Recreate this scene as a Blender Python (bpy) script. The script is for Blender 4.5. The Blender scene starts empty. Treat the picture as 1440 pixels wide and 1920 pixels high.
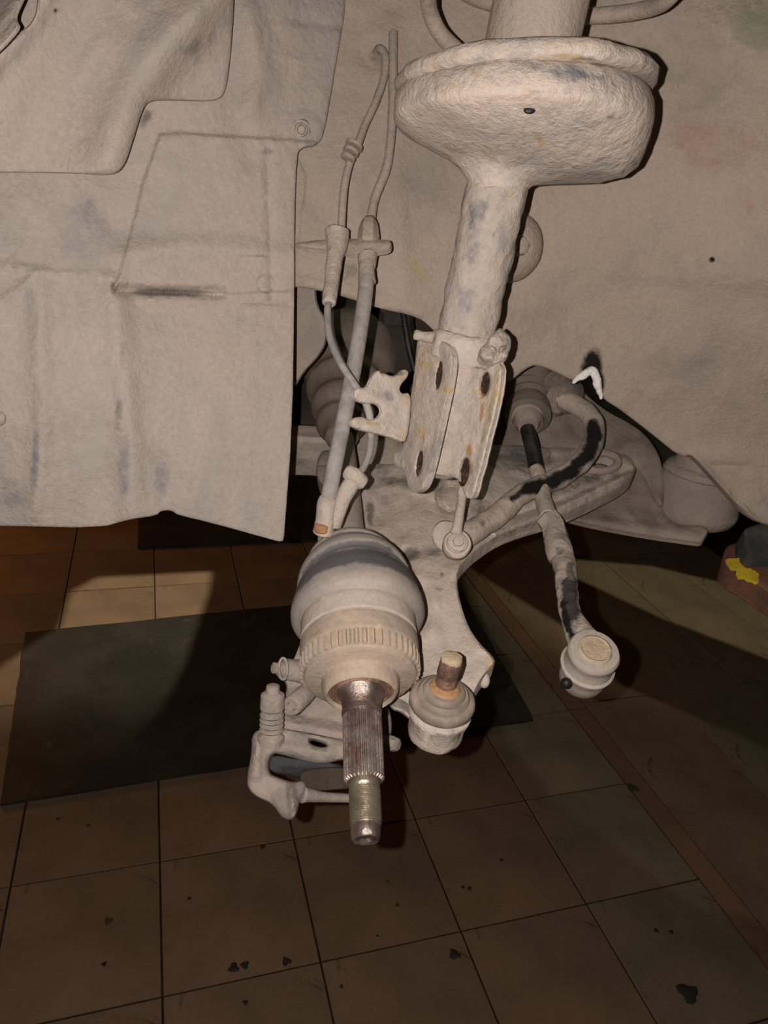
import bpy, bmesh, math, random
import numpy as np
from mathutils import Vector, Matrix, noise
from mathutils.geometry import delaunay_2d_cdt
random.seed(7)
C = bpy.context.scene.collection

# ------------------------------------------------------------ camera
FPX, CX, CY, CAMH = 1380.0, 720.0, 960.0, 1.4
RX = Vector((0.995361, 0.096215, 0.0))            # camera space (x right, y down, z forward) -> world rows
RY = Vector((0.039119, -0.404688, 0.913618))
RZ = Vector((0.087904, -0.909379, -0.406575))
def c2w(v): return Vector((RX.dot(v), RY.dot(v), RZ.dot(v)))
def W(x, y, z): return c2w(Vector(((x - CX) / FPX * z, (y - CY) / FPX * z, z))) + Vector((0, 0, CAMH))
def G(x, y, h=0.0):                               # point on the floor (or at height h)
    w = c2w(Vector(((x - CX) / FPX, (y - CY) / FPX, 1)))
    return Vector((w.x, w.y, 0)) * ((CAMH - h) / -w.z) + Vector((0, 0, h))
cam = bpy.data.objects.new('camera', bpy.data.cameras.new('camera')); C.objects.link(cam)
cam.data.sensor_fit = 'VERTICAL'; cam.data.sensor_height = 36; cam.data.sensor_width = 27
cam.data.lens = 36 * FPX / 1920; cam.data.clip_start = 0.01
r, u, b = c2w(Vector((1, 0, 0))), c2w(Vector((0, -1, 0))), c2w(Vector((0, 0, -1)))
cam.matrix_world = Matrix(((r.x, u.x, b.x, 0), (r.y, u.y, b.y, 0), (r.z, u.z, b.z, CAMH), (0, 0, 0, 1)))
bpy.context.scene.camera = cam

# ------------------------------------------------------------ light
sc = bpy.context.scene
sc.view_settings.view_transform = 'Standard'; sc.view_settings.look = 'None'
sc.view_settings.gamma = 1; sc.view_settings.exposure = 0.0; sc.view_settings.use_curve_mapping = False
wd = bpy.data.worlds.new('garage'); sc.world = wd; wd.use_nodes = True
wd.node_tree.nodes['Background'].inputs[0].default_value = (1.0, 0.62, 0.34, 1)
wd.node_tree.nodes['Background'].inputs[1].default_value = 0.008
def lamp(name, kind, loc, energy, color, target=None, **kw):
    l = bpy.data.lights.new(name, kind); l.energy = energy; l.color = color
    for k, v in kw.items(): setattr(l, k, v)
    o = bpy.data.objects.new(name, l); C.objects.link(o); o.location = loc
    if target is not None: o.rotation_euler = (Vector(target) - Vector(loc)).to_track_quat('-Z', 'Y').to_euler()
    return o
# the phone's flash beside the lens, a little to its left
FL = c2w(Vector((-0.021, -0.003, 0.002))) + Vector((0, 0, CAMH))
flash = lamp('phone_flash', 'POINT', FL, 18.2, (1.0, 0.925, 0.865), shadow_soft_size=0.0022)
# workshop lamps beyond the car, plus two added spots for the floor pools
CL = Vector((0.45, 2.1, 3.5))                     # ceiling lamp above the open bonnet, shining down past the engine
lamp('ceiling_lamp', 'POINT', CL, 17, (1.0, 0.97, 0.74), shadow_soft_size=0.05)
lamp('pool_boost_spot', 'SPOT', CL, 270, (1.0, 0.92, 0.72), target=G(270, 1120), spot_size=math.radians(24), spot_blend=0.9, shadow_soft_size=0.045)  # added spot, brightens the left light pool
lamp('pool_boost_spot', 'SPOT', CL, 85, (1.0, 0.90, 0.62), target=G(1260, 1100), spot_size=math.radians(30), spot_blend=0.7, shadow_soft_size=0.035)  # added spot, brightens the right light pool
lamp('sodium_lamp', 'AREA', (-3.2, 3.4, 0.95), 13, (1.0, 0.42, 0.11), target=(-0.2, 1.7, 0), shape='DISK', size=0.6)

# ------------------------------------------------------------ materials
def mat(name, cov, under, amount=0.6, scale=14, rust=None, rust_amt=0.0, rough=0.92, metal=0.0, bump=0.35, fine=260, tint=0.16, coat=0.0, soft=0.16, stretch=None):
    """a coating colour (dust, mud) lying in patches over an under colour, with optional rust spots"""
    m = bpy.data.materials.new(name); m.use_nodes = True; nt = m.node_tree; N = nt.nodes; L = nt.links
    bs = N['Principled BSDF']; tc = N.new('ShaderNodeTexCoord')
    src = tc.outputs['Object']
    if stretch:
        mp = N.new('ShaderNodeMapping'); mp.inputs['Scale'].default_value = stretch; L.new(src, mp.inputs[0]); src2 = mp.outputs[0]
    else: src2 = src
    def nz(s, det=5, ro=0.6, dist=0.0, sr=src):
        n = N.new('ShaderNodeTexNoise'); n.inputs['Scale'].default_value = s; n.inputs['Detail'].default_value = det
        n.inputs['Roughness'].default_value = ro; n.inputs['Distortion'].default_value = dist; L.new(sr, n.inputs['Vector']); return n
    def ramp(fac, a, b2):
        q = N.new('ShaderNodeMapRange'); q.interpolation_type = 'SMOOTHSTEP'; q.inputs['From Min'].default_value = a; q.inputs['From Max'].default_value = b2; L.new(fac, q.inputs['Value']); return q.outputs[0]
    def mix(fac, A, B, mode='MIX'):
        q = N.new('ShaderNodeMix'); q.data_type = 'RGBA'; q.blend_type = mode
        for s, i in ((fac, 0), (A, 6), (B, 7)):
            if isinstance(s, (int, float)): q.inputs[i].default_value = s
            elif isinstance(s, tuple): q.inputs[i].default_value = (*s, 1)
            else: L.new(s, q.inputs[i])
        return q.outputs[2]
    n1 = nz(scale, 7, 0.62, 0.4, src2)
    thr = 0.5 - (amount - 0.5) * 0.62
    col = mix(ramp(n1.outputs[0], thr - soft, thr + soft), under, cov)
    n2 = nz(scale * 0.35, 3, 0.5, 0, src)
    g = tuple(c * k for c, k in zip(cov, (0.88, 0.94, 1.04))); col = mix(mix(1.0, (0, 0, 0), n2.outputs[0]), col, col)
    n3 = nz(fine, 4, 0.7)
    var = mix(n2.outputs[0], (1 - tint * 1.3, 1 - tint, 1 - tint * 0.7), (1 + tint * 1.1, 1 + tint * 0.9, 1 + tint * 0.7))
    col = mix(1.0, col, var, 'MULTIPLY')
    gr = mix(n3.outputs[0], (0.74, 0.74, 0.74), (1.24, 1.24, 1.24)); col = mix(1.0, col, gr, 'MULTIPLY')
    if rust:
        n4 = nz(scale * 0.8, 6, 0.65, 0.8); n4.inputs['Scale'].default_value = scale * 1.3 + 3
        mp4 = N.new('ShaderNodeMapping'); mp4.inputs['Location'].default_value = (3.1, 7.7, 1.3); L.new(src, mp4.inputs[0]); L.new(mp4.outputs[0], n4.inputs['Vector'])
        t4 = 0.70 - rust_amt * 0.4; col = mix(ramp(n4.outputs[0], t4 - 0.05, t4 + 0.09), col, rust)
    at = N.new('ShaderNodeAttribute'); at.attribute_name = 'stain'
    sb_ = N.new('ShaderNodeMath'); sb_.operation = 'MULTIPLY_ADD'; sb_.inputs[1].default_value = 1.5
    n5 = nz(scale * 2.6, 6, 0.68, 0.3); L.new(n5.outputs[0], sb_.inputs[0]); L.new(at.outputs['Alpha'], sb_.inputs[2])
    col = mix(ramp(sb_.outputs[0], 1.08, 1.60), col, mix(1.0, at.outputs['Color'], gr, 'MULTIPLY'))
    L.new(col, bs.inputs['Base Color'])
    bs.inputs['Roughness'].default_value = rough; bs.inputs['Metallic'].default_value = metal
    bs.inputs['Specular IOR Level'].default_value = 0.35 if rough < 0.8 else 0.12
    if coat: bs.inputs['Coat Weight'].default_value = coat
    bp = N.new('ShaderNodeBump'); bp.inputs['Strength'].default_value = bump; bp.inputs['Distance'].default_value = 0.0032
    nb = nz(fine * 0.45, 6, 0.72); ad = N.new('ShaderNodeMath'); ad.operation = 'MULTIPLY_ADD'; ad.inputs[1].default_value = 1.0
    L.new(nb.outputs[0], ad.inputs[0]); L.new(n1.outputs[0], ad.inputs[2]); L.new(ad.outputs[0], bp.inputs['Height']); L.new(bp.outputs[0], bs.inputs['Normal'])
    return m
DUST = (0.425, 0.350, 0.290)
DUSTD = (0.33, 0.27, 0.225)
M = dict(
 body=mat('dusty_body_panel', (0.425, 0.338, 0.275), (0.31, 0.26, 0.225), 0.66, 11, (0.36, 0.26, 0.205), 0.08, bump=0.8, tint=0.2, fine=300),
 liner=mat('dusty_plastic', (0.435, 0.36, 0.31), (0.33, 0.295, 0.27), 0.66, 9, (0.37, 0.34, 0.30), 0.25, bump=0.75, tint=0.13, fine=260, stretch=(1.3, 1.3, 0.5)),
 strut=mat('dusty_strut_paint', (0.445, 0.365, 0.31), (0.27, 0.25, 0.24), 0.70, 32, (0.36, 0.24, 0.13), 0.12, bump=0.9, rough=0.8, fine=230),
 seat=mat('muddy_pressed_steel', (0.50, 0.41, 0.345), (0.33, 0.29, 0.265), 0.66, 24, (0.40, 0.27, 0.15), 0.16, bump=1.0, rough=0.7, fine=200),
 bracket=mat('muddy_bracket_steel', (0.475, 0.395, 0.335), (0.32, 0.285, 0.26), 0.64, 26, (0.46, 0.32, 0.16), 0.22, bump=0.8, rough=0.7, fine=220),
 mud=mat('dried_mud', (0.43, 0.355, 0.30), (0.29, 0.24, 0.205), 0.75, 40, bump=1.0, fine=170),
 rusthole=mat('rusty_slot_mud', (0.045, 0.022, 0.014), (0.02, 0.012, 0.01), 0.5, 60, (0.20, 0.09, 0.035), 0.3, bump=1.0, rough=0.35),
 rust=mat('orange_rust', (0.42, 0.23, 0.105), (0.30, 0.17, 0.09), 0.5, 50, bump=0.9, fine=300),
 tan=mat('tan_rusty_housing', (0.335, 0.262, 0.203), (0.275, 0.222, 0.182), 0.5, 24, (0.40, 0.29, 0.20), 0.3, bump=0.4),
 rubber=mat('dusty_rubber', (0.29, 0.245, 0.21), (0.165, 0.152, 0.148), 0.56, 16, bump=0.25, rough=0.6, soft=0.3, fine=350),
 hose=mat('grey_dusty_hose', (0.33, 0.29, 0.26), (0.22, 0.205, 0.195), 0.5, 60, bump=0.3, rough=0.8),
 bellows=mat('dark_dusty_rubber', (0.25, 0.195, 0.155), (0.10, 0.083, 0.07), 0.55, 18, bump=0.3, rough=0.7, soft=0.3),
 shaft=mat('dusty_shaft', (0.37, 0.308, 0.26), (0.33, 0.29, 0.25), 0.7, 15, bump=0.35),
 steel=mat('worn_steel', (0.36, 0.31, 0.28), (0.19, 0.13, 0.11), 0.5, 60, (0.24, 0.12, 0.10), 0.35, rough=0.36, metal=0.8, bump=0.3, fine=500),
 steelrust=mat('reddish_rusted_steel', (0.30, 0.17, 0.13), (0.14, 0.08, 0.06), 0.5, 60, (0.36, 0.22, 0.12), 0.3, rough=0.5, metal=0.4, bump=0.7),
 thread=mat('greasy_thread_steel', (0.37, 0.32, 0.24), (0.22, 0.18, 0.14), 0.6, 60, rough=0.35, metal=0.8, bump=0.3),
 arm=mat('dusty_control_arm', (0.49, 0.405, 0.34), (0.25, 0.22, 0.20), 0.68, 17, (0.44, 0.33, 0.24), 0.08, bump=0.7, fine=260),
 armdark=mat('grimy_dark_steel', (0.26, 0.215, 0.18), (0.09, 0.08, 0.08), 0.55, 16, bump=0.6),
 flaky=mat('black_paint_with_mud', (0.40, 0.34, 0.29), (0.012, 0.011, 0.011), 0.52, 22, bump=0.8, rough=0.55, soft=0.05),
 black=mat('black_paint', (0.07, 0.06, 0.055), (0.010, 0.009, 0.010), 0.3, 30, bump=0.4, rough=0.4),
 frame=mat('brown_dusty_subframe', (0.34, 0.27, 0.225), (0.19, 0.155, 0.135), 0.6, 13, (0.24, 0.16, 0.13), 0.2, bump=0.5),
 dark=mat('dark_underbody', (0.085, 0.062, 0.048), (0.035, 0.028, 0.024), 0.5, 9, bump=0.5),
 caliper=mat('dusty_caliper_iron', (0.36, 0.295, 0.255), (0.225, 0.19, 0.168), 0.6, 28, (0.38, 0.25, 0.18), 0.15, bump=0.7),
 pad=mat('blue_grey_brake_pad', (0.045, 0.040, 0.046), (0.03, 0.027, 0.03), 0.5, 40, bump=0.5, rough=0.6),
 bootrub=mat('grey_brown_rubber', (0.30, 0.24, 0.19), (0.185, 0.145, 0.115), 0.5, 30, bump=0.25, rough=0.6),
 claytop=mat('tan_clay_rust', (0.44, 0.34, 0.235), (0.34, 0.25, 0.17), 0.6, 60, (0.42, 0.24, 0.12), 0.1, bump=0.7),
 white=mat('white_torn_sealant', (0.85, 0.80, 0.76), (0.6, 0.56, 0.52), 0.8, 60, bump=0.6),
 matrub=mat('grimy_rubber_mat', (0.060, 0.050, 0.038), (0.032, 0.026, 0.021), 0.5, 5, (0.10, 0.075, 0.05), 0.15, rough=0.65, bump=0.4, soft=0.2, fine=120),
 grout=mat('dark_grout', (0.06, 0.045, 0.03), (0.03, 0.022, 0.016), 0.5, 20),
 padrust=mat('rusty_red_pad', (0.22, 0.10, 0.065), (0.13, 0.07, 0.05), 0.5, 25, bump=0.7),
 green=mat('dark_green_rubber_block', (0.10, 0.10, 0.08), (0.045, 0.05, 0.045), 0.5, 20, bump=0.6),
 yellow=mat('yellow_paint', (0.62, 0.44, 0.03), (0.5, 0.33, 0.03), 0.6, 60, bump=0.5),
)
TILE = [mat('stained_floor_tile_%s' % n, c, u_, 0.70, 6, (0.07, 0.045, 0.03), 0.10, rough=0.6, bump=0.2, fine=110, tint=0.26, soft=0.3)
        for n, c, u_ in (('a', (0.315, 0.205, 0.125), (0.19, 0.12, 0.075)), ('b', (0.28, 0.185, 0.11), (0.165, 0.11, 0.07)), ('c', (0.275, 0.215, 0.14), (0.16, 0.125, 0.085)), ('d', (0.27, 0.155, 0.10), (0.17, 0.10, 0.065)), ('e', (0.27, 0.185, 0.12), (0.15, 0.10, 0.07)))]

# ------------------------------------------------------------ object helpers
def empty(name, loc, label, cat, group=None):
    o = bpy.data.objects.new(name, None); C.objects.link(o); o.location = loc; o.empty_display_size = 0.02
    o['label'] = label; o['category'] = cat
    if group: o['group'] = group
    return o
def px_of(w):
    w = w - Vector((0, 0, CAMH)); v = RX * w.x + RY * w.y + RZ * w.z
    return v.x / v.z * FPX + CX, v.y / v.z * FPX + CY
BLK, BLU, RST, GRN, RED, YEL, DRK, PAL = (.015, .013, .012), (.20, .195, .205), (.36, .20, .09), (.27, .26, .19), (.37, .245, .20), (.44, .335, .18), (.155, .135, .12), (.52, .45, .385)
def stroke(pts, w, colr, k=1.0):
    P = resample(np.array(pts, float), w * .5, False); return [(x, y, w, w, 0, colr, k) for x, y in P]
def obj(name, bm, m, parent=None, label=None, cat=None, kind=None, sharp=40, group=None, stains=None, stain_fn=None):
    bmesh.ops.recalc_face_normals(bm, faces=bm.faces)
    me = bpy.data.meshes.new(name)
    for f in bm.faces: f.smooth = True
    if True:
        ly = bm.verts.layers.float_color.new('stain')
        for v in bm.verts:
            best = (0, 0, 0, 0)
            if not stains and not stain_fn: v[ly] = best; continue
            p = px_of(v.co)
            if stain_fn: best = stain_fn(v.co)
            for (x, y, rx, ry, rot, colr, k) in (stains or ()):
                c_, s_ = math.cos(math.radians(rot)), math.sin(math.radians(rot)); dx, dy = p[0] - x, p[1] - y
                d = math.hypot((dx * c_ + dy * s_) / rx, (-dx * s_ + dy * c_) / ry); a = k * max(0.0, min(1.0, 1.45 - d * .9))
                if a > best[3]: best = (*colr, a)
            v[ly] = best
    bm.to_mesh(me); bm.free(); me.set_sharp_from_angle(angle=math.radians(sharp))
    ms = m if isinstance(m, (list, tuple)) else [m]
    for q in ms: me.materials.append(M[q] if isinstance(q, str) else q)
    o = bpy.data.objects.new(name, me); C.objects.link(o)
    if parent is not None:
        root = parent
        off = Vector((0, 0, 0)); p = parent
        while p is not None: off += p.location; p = p.parent
        me.transform(Matrix.Translation(-off)); o.parent = parent
    if label: o['label'] = label
    if cat: o['category'] = cat
    if kind: o['kind'] = kind
    if group: o['group'] = group
    return o
def anchor(o):
    """move a parentless mesh's origin to its lowest centre so children can hang on it"""
    return o
def rough(bm, amp, sc_=60.0, verts=None):
    bm.normal_update()
    for v in (verts or bm.verts):
        n = noise.fractal(v.co * sc_, 1.0, 2.0, 3)
        v.co += v.normal * (n * amp)
def catmull(P, n=6):
    if n <= 1: return [Vector(p) for p in P]
    out = []
    for i in range(len(P) - 1):
        p0 = P[max(i - 1, 0)]; p1 = P[i]; p2 = P[i + 1]; p3 = P[min(i + 2, len(P) - 1)]
        for k in range(n):
            t = k / n; t2 = t * t; t3 = t2 * t
            out.append(tuple(0.5 * (2 * b_ + (c_ - a_) * t + (2 * a_ - 5 * b_ + 4 * c_ - d_) * t2 + (3 * b_ - a_ - 3 * c_ + d_) * t3) for a_, b_, c_, d_ in zip(p0, p1, p2, p3)))
    out.append(tuple(P[-1])); return out
def rings(bm, centers, normals, radii, seg=24, mod=None, cap=True, ref=None, squash=1.0):
    rows = []; ref = ref or Vector((0.3, 0.2, 1.0))
    t = Vector(normals[0]).normalized(); x = (ref - t * ref.dot(t)).normalized()
    for i, (c, n, rr) in enumerate(zip(centers, normals, radii)):
        n = Vector(n).normalized(); x = (x - n * x.dot(n)).normalized(); y = n.cross(x)
        row = []
        for k in range(seg):
            a = 2 * math.pi * k / seg; q = rr * (mod(i, k, a) if mod else 1)
            row.append(bm.verts.new(Vector(c) + x * (math.cos(a) * q) + y * (math.sin(a) * q * squash)))
        rows.append(row)
    for a_, b_ in zip(rows, rows[1:]):
        for k in range(seg): bm.faces.new((a_[k], a_[(k + 1) % seg], b_[(k + 1) % seg], b_[k]))
    if cap:
        bm.faces.new(rows[0]); bm.faces.new(rows[-1])
    return rows
def tube(P, R, n=6, seg=14, amp=0, sc_=80, mod=None, squash=1.0, bm=None, endround=True):
    """P: (px,py,z) control points; R: radius in metres or list"""
    bm = bm or bmesh.new()
    pts = [W(*p) if len(p) == 3 and not isinstance(p, Vector) else Vector(p) for p in P]
    if not isinstance(R, (list, tuple)): R = [R] * len(P)
    full = catmull([(*p, r_) for p, r_ in zip(pts, R)], n) if n > 1 else [(*p, r_) for p, r_ in zip(pts, R)]
    cs = [Vector(q[:3]) for q in full]; rs = [max(q[3], 1e-5) for q in full]
    ns = [(cs[min(i + 1, len(cs) - 1)] - cs[max(i - 1, 0)]).normalized() for i in range(len(cs))]
    if endround:
        cs = [cs[0] - ns[0] * rs[0] * .25] + cs + [cs[-1] + ns[-1] * rs[-1] * .25]; rs = [rs[0] * .72] + rs + [rs[-1] * .72]; ns = [ns[0]] + ns + [ns[-1]]
    rings(bm, cs, ns, rs, seg, mod, True, squash=squash)
    if amp: rough(bm, amp, sc_)
    return bm
def lathe(P0, axis, prof, seg=32, mod=None, bm=None, amp=0, sc_=80):
    bm = bm or bmesh.new(); axis = Vector(axis).normalized()
    rings(bm, [P0 + axis * s for s, _ in prof], [axis] * len(prof), [max(q, 1e-5) for _, q in prof], seg, mod)
    if amp: rough(bm, amp, sc_)
    return bm
def ball(c, rad, bm=None, sub=3, scale=(1, 1, 1), amp=0.0, sc_=120):
    bm = bm or bmesh.new(); r_ = bmesh.ops.create_icosphere(bm, subdivisions=sub, radius=1)
    for v in r_['verts']:
        q = Vector((v.co.x * scale[0], v.co.y * scale[1], v.co.z * scale[2])) * rad
        q *= 1 + amp * noise.fractal((q + c) * sc_, 1, 2, 3)
        v.co = c2w(q) + c          # scale is in view axes (x right, y down, z away)
    return bm
def box(c, sx, sy, sz, X, Y, Z, bm=None, bev=0.001):
    bm = bm or bmesh.new(); t = bmesh.new(); bmesh.ops.create_cube(t, size=1)
    for v in t.verts: v.co = Vector((v.co.x * sx, v.co.y * sy, v.co.z * sz))
    if bev: bmesh.ops.bevel(t, geom=t.edges[:], offset=bev, segments=2, affect='EDGES', profile=0.6)
    mp = {}
    for v in t.verts: mp[v] = bm.verts.new(c + X * v.co.x + Y * v.co.y + Z * v.co.z)
    for f in t.faces: bm.faces.new([mp[v] for v in f.verts])
    t.free(); return bm
# ---- sheets: bent panels with an outline, holes, raised features, rounded rims and thickness
def chaikin(P, it=2, closed=True):
    P = [np.array(p, float) for p in P]
    for _ in range(it):
        Q = []; n = len(P)
        for i in range(n if closed else n - 1):
            a_, b_ = P[i], P[(i + 1) % n]; Q += [a_ * .75 + b_ * .25, a_ * .25 + b_ * .75]
        if not closed: Q = [P[0]] + Q + [P[-1]]
        P = Q
    return np.array(P)
def resample(P, step, closed=True):
    P = np.asarray(P, float)
    if closed: P = np.vstack([P, P[:1]])
    seg = np.hypot(*(P[1:] - P[:-1]).T); s = np.concatenate([[0], np.cumsum(seg)]); n = max(int(round(s[-1] / step)), 6)
    t = np.linspace(0, s[-1], n + 1); t = t[:-1] if closed else t
    return np.stack([np.interp(t, s, P[:, 0]), np.interp(t, s, P[:, 1])], 1)
def seg_dist(Q, P, closed):
    P = np.asarray(P, float); P2 = np.roll(P, -1, 0) if closed else P[1:]; P1 = P if closed else P[:-1]
    d = np.full(len(Q), 1e9)
    for a_, b_ in zip(P1, P2):
        v = b_ - a_; L2 = max(v @ v, 1e-9); t = np.clip(((Q - a_) @ v) / L2, 0, 1)
        d = np.minimum(d, np.hypot(*(Q - a_ - t[:, None] * v).T))
    return d
def inside(Q, P):
    P = np.asarray(P, float); c = np.zeros(len(Q), bool); x, y = Q[:, 0], Q[:, 1]
    for (x1, y1), (x2, y2) in zip(P, np.roll(P, -1, 0)):
        if y1 == y2: continue
        k = (y1 > y) != (y2 > y); c ^= k & (x < (x2 - x1) * (y - y1) / (y2 - y1) + x1)
    return c
def zplane(*A):
    """depth from anchor points: 1/z linear (3 anchors) or smooth (thin plate) through more"""
    A = np.array(A, float); n = len(A); X_ = A[:, :2] / 1000; y = 1 / A[:, 2]
    if n == 3:
        c = np.linalg.solve(np.c_[np.ones(3), X_], y)
        return lambda Q: 1 / (c[0] + (Q / 1000) @ c[1:])
    def K(d): return np.where(d > 0, d * d * np.log(d + 1e-12), 0)
    D = np.sqrt(((X_[:, None] - X_[None]) ** 2).sum(-1)); Pm = np.c_[np.ones(n), X_]
    S = np.block([[K(D) + 1e-4 * np.eye(n), Pm], [Pm.T, np.zeros((3, 3))]]); c = np.linalg.solve(S, np.r_[y, 0, 0, 0])
    def fn(Q):
        q = Q / 1000; d = np.sqrt(((q[:, None] - X_[None]) ** 2).sum(-1)); return 1 / (K(d) @ c[:n] + c[n] + q @ c[n + 1:])
    return fn
def sstep(t): t = np.clip(t, 0, 1); return t * t * (3 - 2 * t)
def relief(Q, feats):
    z = np.zeros(len(Q))
    for f in feats:
        if f[0] == 'step':
            _, P, h, w = f; sd = seg_dist(Q, P, True) * np.where(inside(Q, P), 1, -1); z -= h * sstep(sd / w + .5)
        elif f[0] == 'line':
            _, P, h, w = f; z -= h * np.exp(-(seg_dist(Q, P, False) / w) ** 2)
        elif f[0] == 'bump':
            _, (x, y), r_, h = f; d = np.hypot(Q[:, 0] - x, Q[:, 1] - y) / r_; z -= h * np.sqrt(np.clip(1 - d * d, 0, 1))
        elif f[0] == 'disc':
            _, (x, y), r_, h, w = f; d = np.hypot(Q[:, 0] - x, Q[:, 1] - y); z -= h * sstep((r_ - d) / w + .5)
    return z
def sheet(poly, zf, thick=.003, step=8, feats=(), edge=(.0015, 6), amp=0.0, asc=60, holes=(), ch=2, wob=0.0, bm=None):
    bm = bm or bmesh.new()
    P = resample(chaikin(poly, ch) if ch else poly, step)
    if wob:
        P = P + np.array([[noise.noise(Vector((p[0] * .09, p[1] * .09, 3.3))), noise.noise(Vector((p[0] * .09, p[1] * .09, 9.1)))] for p in P]) * wob
    H = [resample(chaikin(h, ch), min(step, 5)) for h in holes]
    cons, pts, edges = [P] + H, [], []
    for c in cons:
        k = len(pts); n = len(c); pts += [tuple(q) for q in c]; edges += [(k + i, k + (i + 1) % n) for i in range(n)]
    nb = len(pts); extra = []
    ew = edge[1]
    for c in cons:
        t = np.roll(c, -1, 0) - np.roll(c, 1, 0); t /= np.maximum(np.hypot(*t.T)[:, None], 1e-9); nn = np.stack([-t[:, 1], t[:, 0]], 1)
        for o_ in (ew * .3, ew): extra += [c + nn * o_, c - nn * o_]
    for f in feats:
        if f[0] == 'step':
            c = resample(f[1], min(step, 7)); t = np.roll(c, -1, 0) - np.roll(c, 1, 0); t /= np.maximum(np.hypot(*t.T)[:, None], 1e-9); nn = np.stack([-t[:, 1], t[:, 0]], 1)
            extra += [c + nn * (k * f[3]) for k in (-.55, -.2, .2, .55)]
        elif f[0] == 'line':
            c = resample(f[1], min(step, 7), False); t = np.gradient(c, axis=0); t /= np.maximum(np.hypot(*t.T)[:, None], 1e-9); nn = np.stack([-t[:, 1], t[:, 0]], 1)
            if f[3] < step * 1.5: extra += [c + nn * (k * f[3]) for k in (-1.6, -.8, 0, .8, 1.6)]
        elif f[0] in ('bump', 'disc'):
            (x, y), r_ = f[1], f[2]; a = np.linspace(0, 2 * np.pi, 20, endpoint=False); ks = (1.02, .97, .85, .6, .3) if f[0] == 'bump' else (1 + f[4] / r_ * .55, 1 - f[4] / r_ * .55)
            extra += [np.stack([x + r_ * k * np.cos(a), y + r_ * k * np.sin(a)], 1) for k in ks]
    x0, y0 = P.min(0); x1, y1 = P.max(0)
    gx, gy = np.meshgrid(np.arange(x0, x1, step), np.arange(y0, y1, step)); gx = gx + (np.arange(gx.shape[0]) % 2)[:, None] * step * .5
    ext = np.vstack(extra) if extra else np.zeros((0, 2))
    def ok(Q, mind):
        m_ = inside(Q, P)
        for h in H: m_ &= ~inside(Q, h)
        for c in cons: m_ &= seg_dist(Q, c, True) > mind
        return Q[m_]
    ext = ok(ext, ew * .25)
    grid = ok(np.stack([gx.ravel(), gy.ravel()], 1), ew * 1.1)
    # cull near-duplicate points by cell
    seen = set(); keep = []
    for q in ext:
        k = (int(q[0] / 1.6), int(q[1] / 1.6))
        if k not in seen: seen.add(k); keep.append(q)
    big = set((int(q[0] / (step * .6)), int(q[1] / (step * .6))) for q in keep)
    for q in grid:
        if (int(q[0] / (step * .6)), int(q[1] / (step * .6))) not in big: keep.append(q)
    allp = pts + [tuple(q) for q in keep]
    v2, _, fc, ov, _, _ = delaunay_2d_cdt([Vector(p) for p in allp], edges, [], 1 if not H else 0, 1e-5)
    Q = np.array([tuple(v) for v in v2]); fc = [f for f in fc]
    cen = np.array([Q[list(f)].mean(0) for f in fc]); m_ = inside(cen, P)
    for h in H: m_ &= ~inside(cen, h)
    fc = [f for f, k in zip(fc, m_) if k]
    z = zf(Q)
    dd = np.full(len(Q), 1e9)
    for c in cons: dd = np.minimum(dd, seg_dist(Q, c, True))
    t = np.clip(dd / ew, 0, 1); z = z + edge[0] * (1 - np.sqrt(np.clip(1 - (1 - t) ** 2, 0, 1)))
    z = z + relief(Q, feats)
    base = zf(Q)
    ws = [W(x, y, zz) for (x, y), zz in zip(Q, z)]
    if amp: ws = [w + (w - Vector((0, 0, CAMH))).normalized() * (amp * noise.fractal(w * asc, 1, 2, 4)) for w in ws]
    # mean normal, pointing away from the camera
    nrm = Vector((0, 0, 0))
    for f in fc:
        a_, b_, c_ = (ws[i] for i in f[:3]); q = (b_ - a_).cross(c_ - a_); nrm += q if q.dot(a_ - Vector((0, 0, CAMH))) > 0 else -q
    nrm.normalize()
    used = sorted({i for f in fc for i in f}); fr = {i: bm.verts.new(ws[i]) for i in used}
    ecount = {}
    for f in fc:
        bm.faces.new([fr[i] for i in f])
        for i in range(len(f)):
            e = (f[i], f[(i + 1) % len(f)]); ecount.setdefault(tuple(sorted(e)), []).append(e)
    rim = [v[0] for v in ecount.values() if len(v) == 1]
    rv = {i for e in rim for i in e}; bk = {i: bm.verts.new(ws[i] + nrm * thick) for i in used}
    for f in fc: bm.faces.new([bk[i] for i in reversed(f)])
    for a_, b_ in rim: bm.faces.new([fr[b_], fr[a_], bk[a_], bk[b_]])
    return bm
def ell(x, y, a, b_, rot=0, n=20):
    c, s = math.cos(math.radians(rot)), math.sin(math.radians(rot))
    return [(x + a * math.cos(t) * c - b_ * math.sin(t) * s, y + a * math.cos(t) * s + b_ * math.sin(t) * c) for t in [2 * math.pi * i / n for i in range(n)]]
FWD = c2w(Vector((0, 0, 1))); UP = Vector((0, 0, 1)); CAMP = Vector((0, 0, CAMH))

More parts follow.
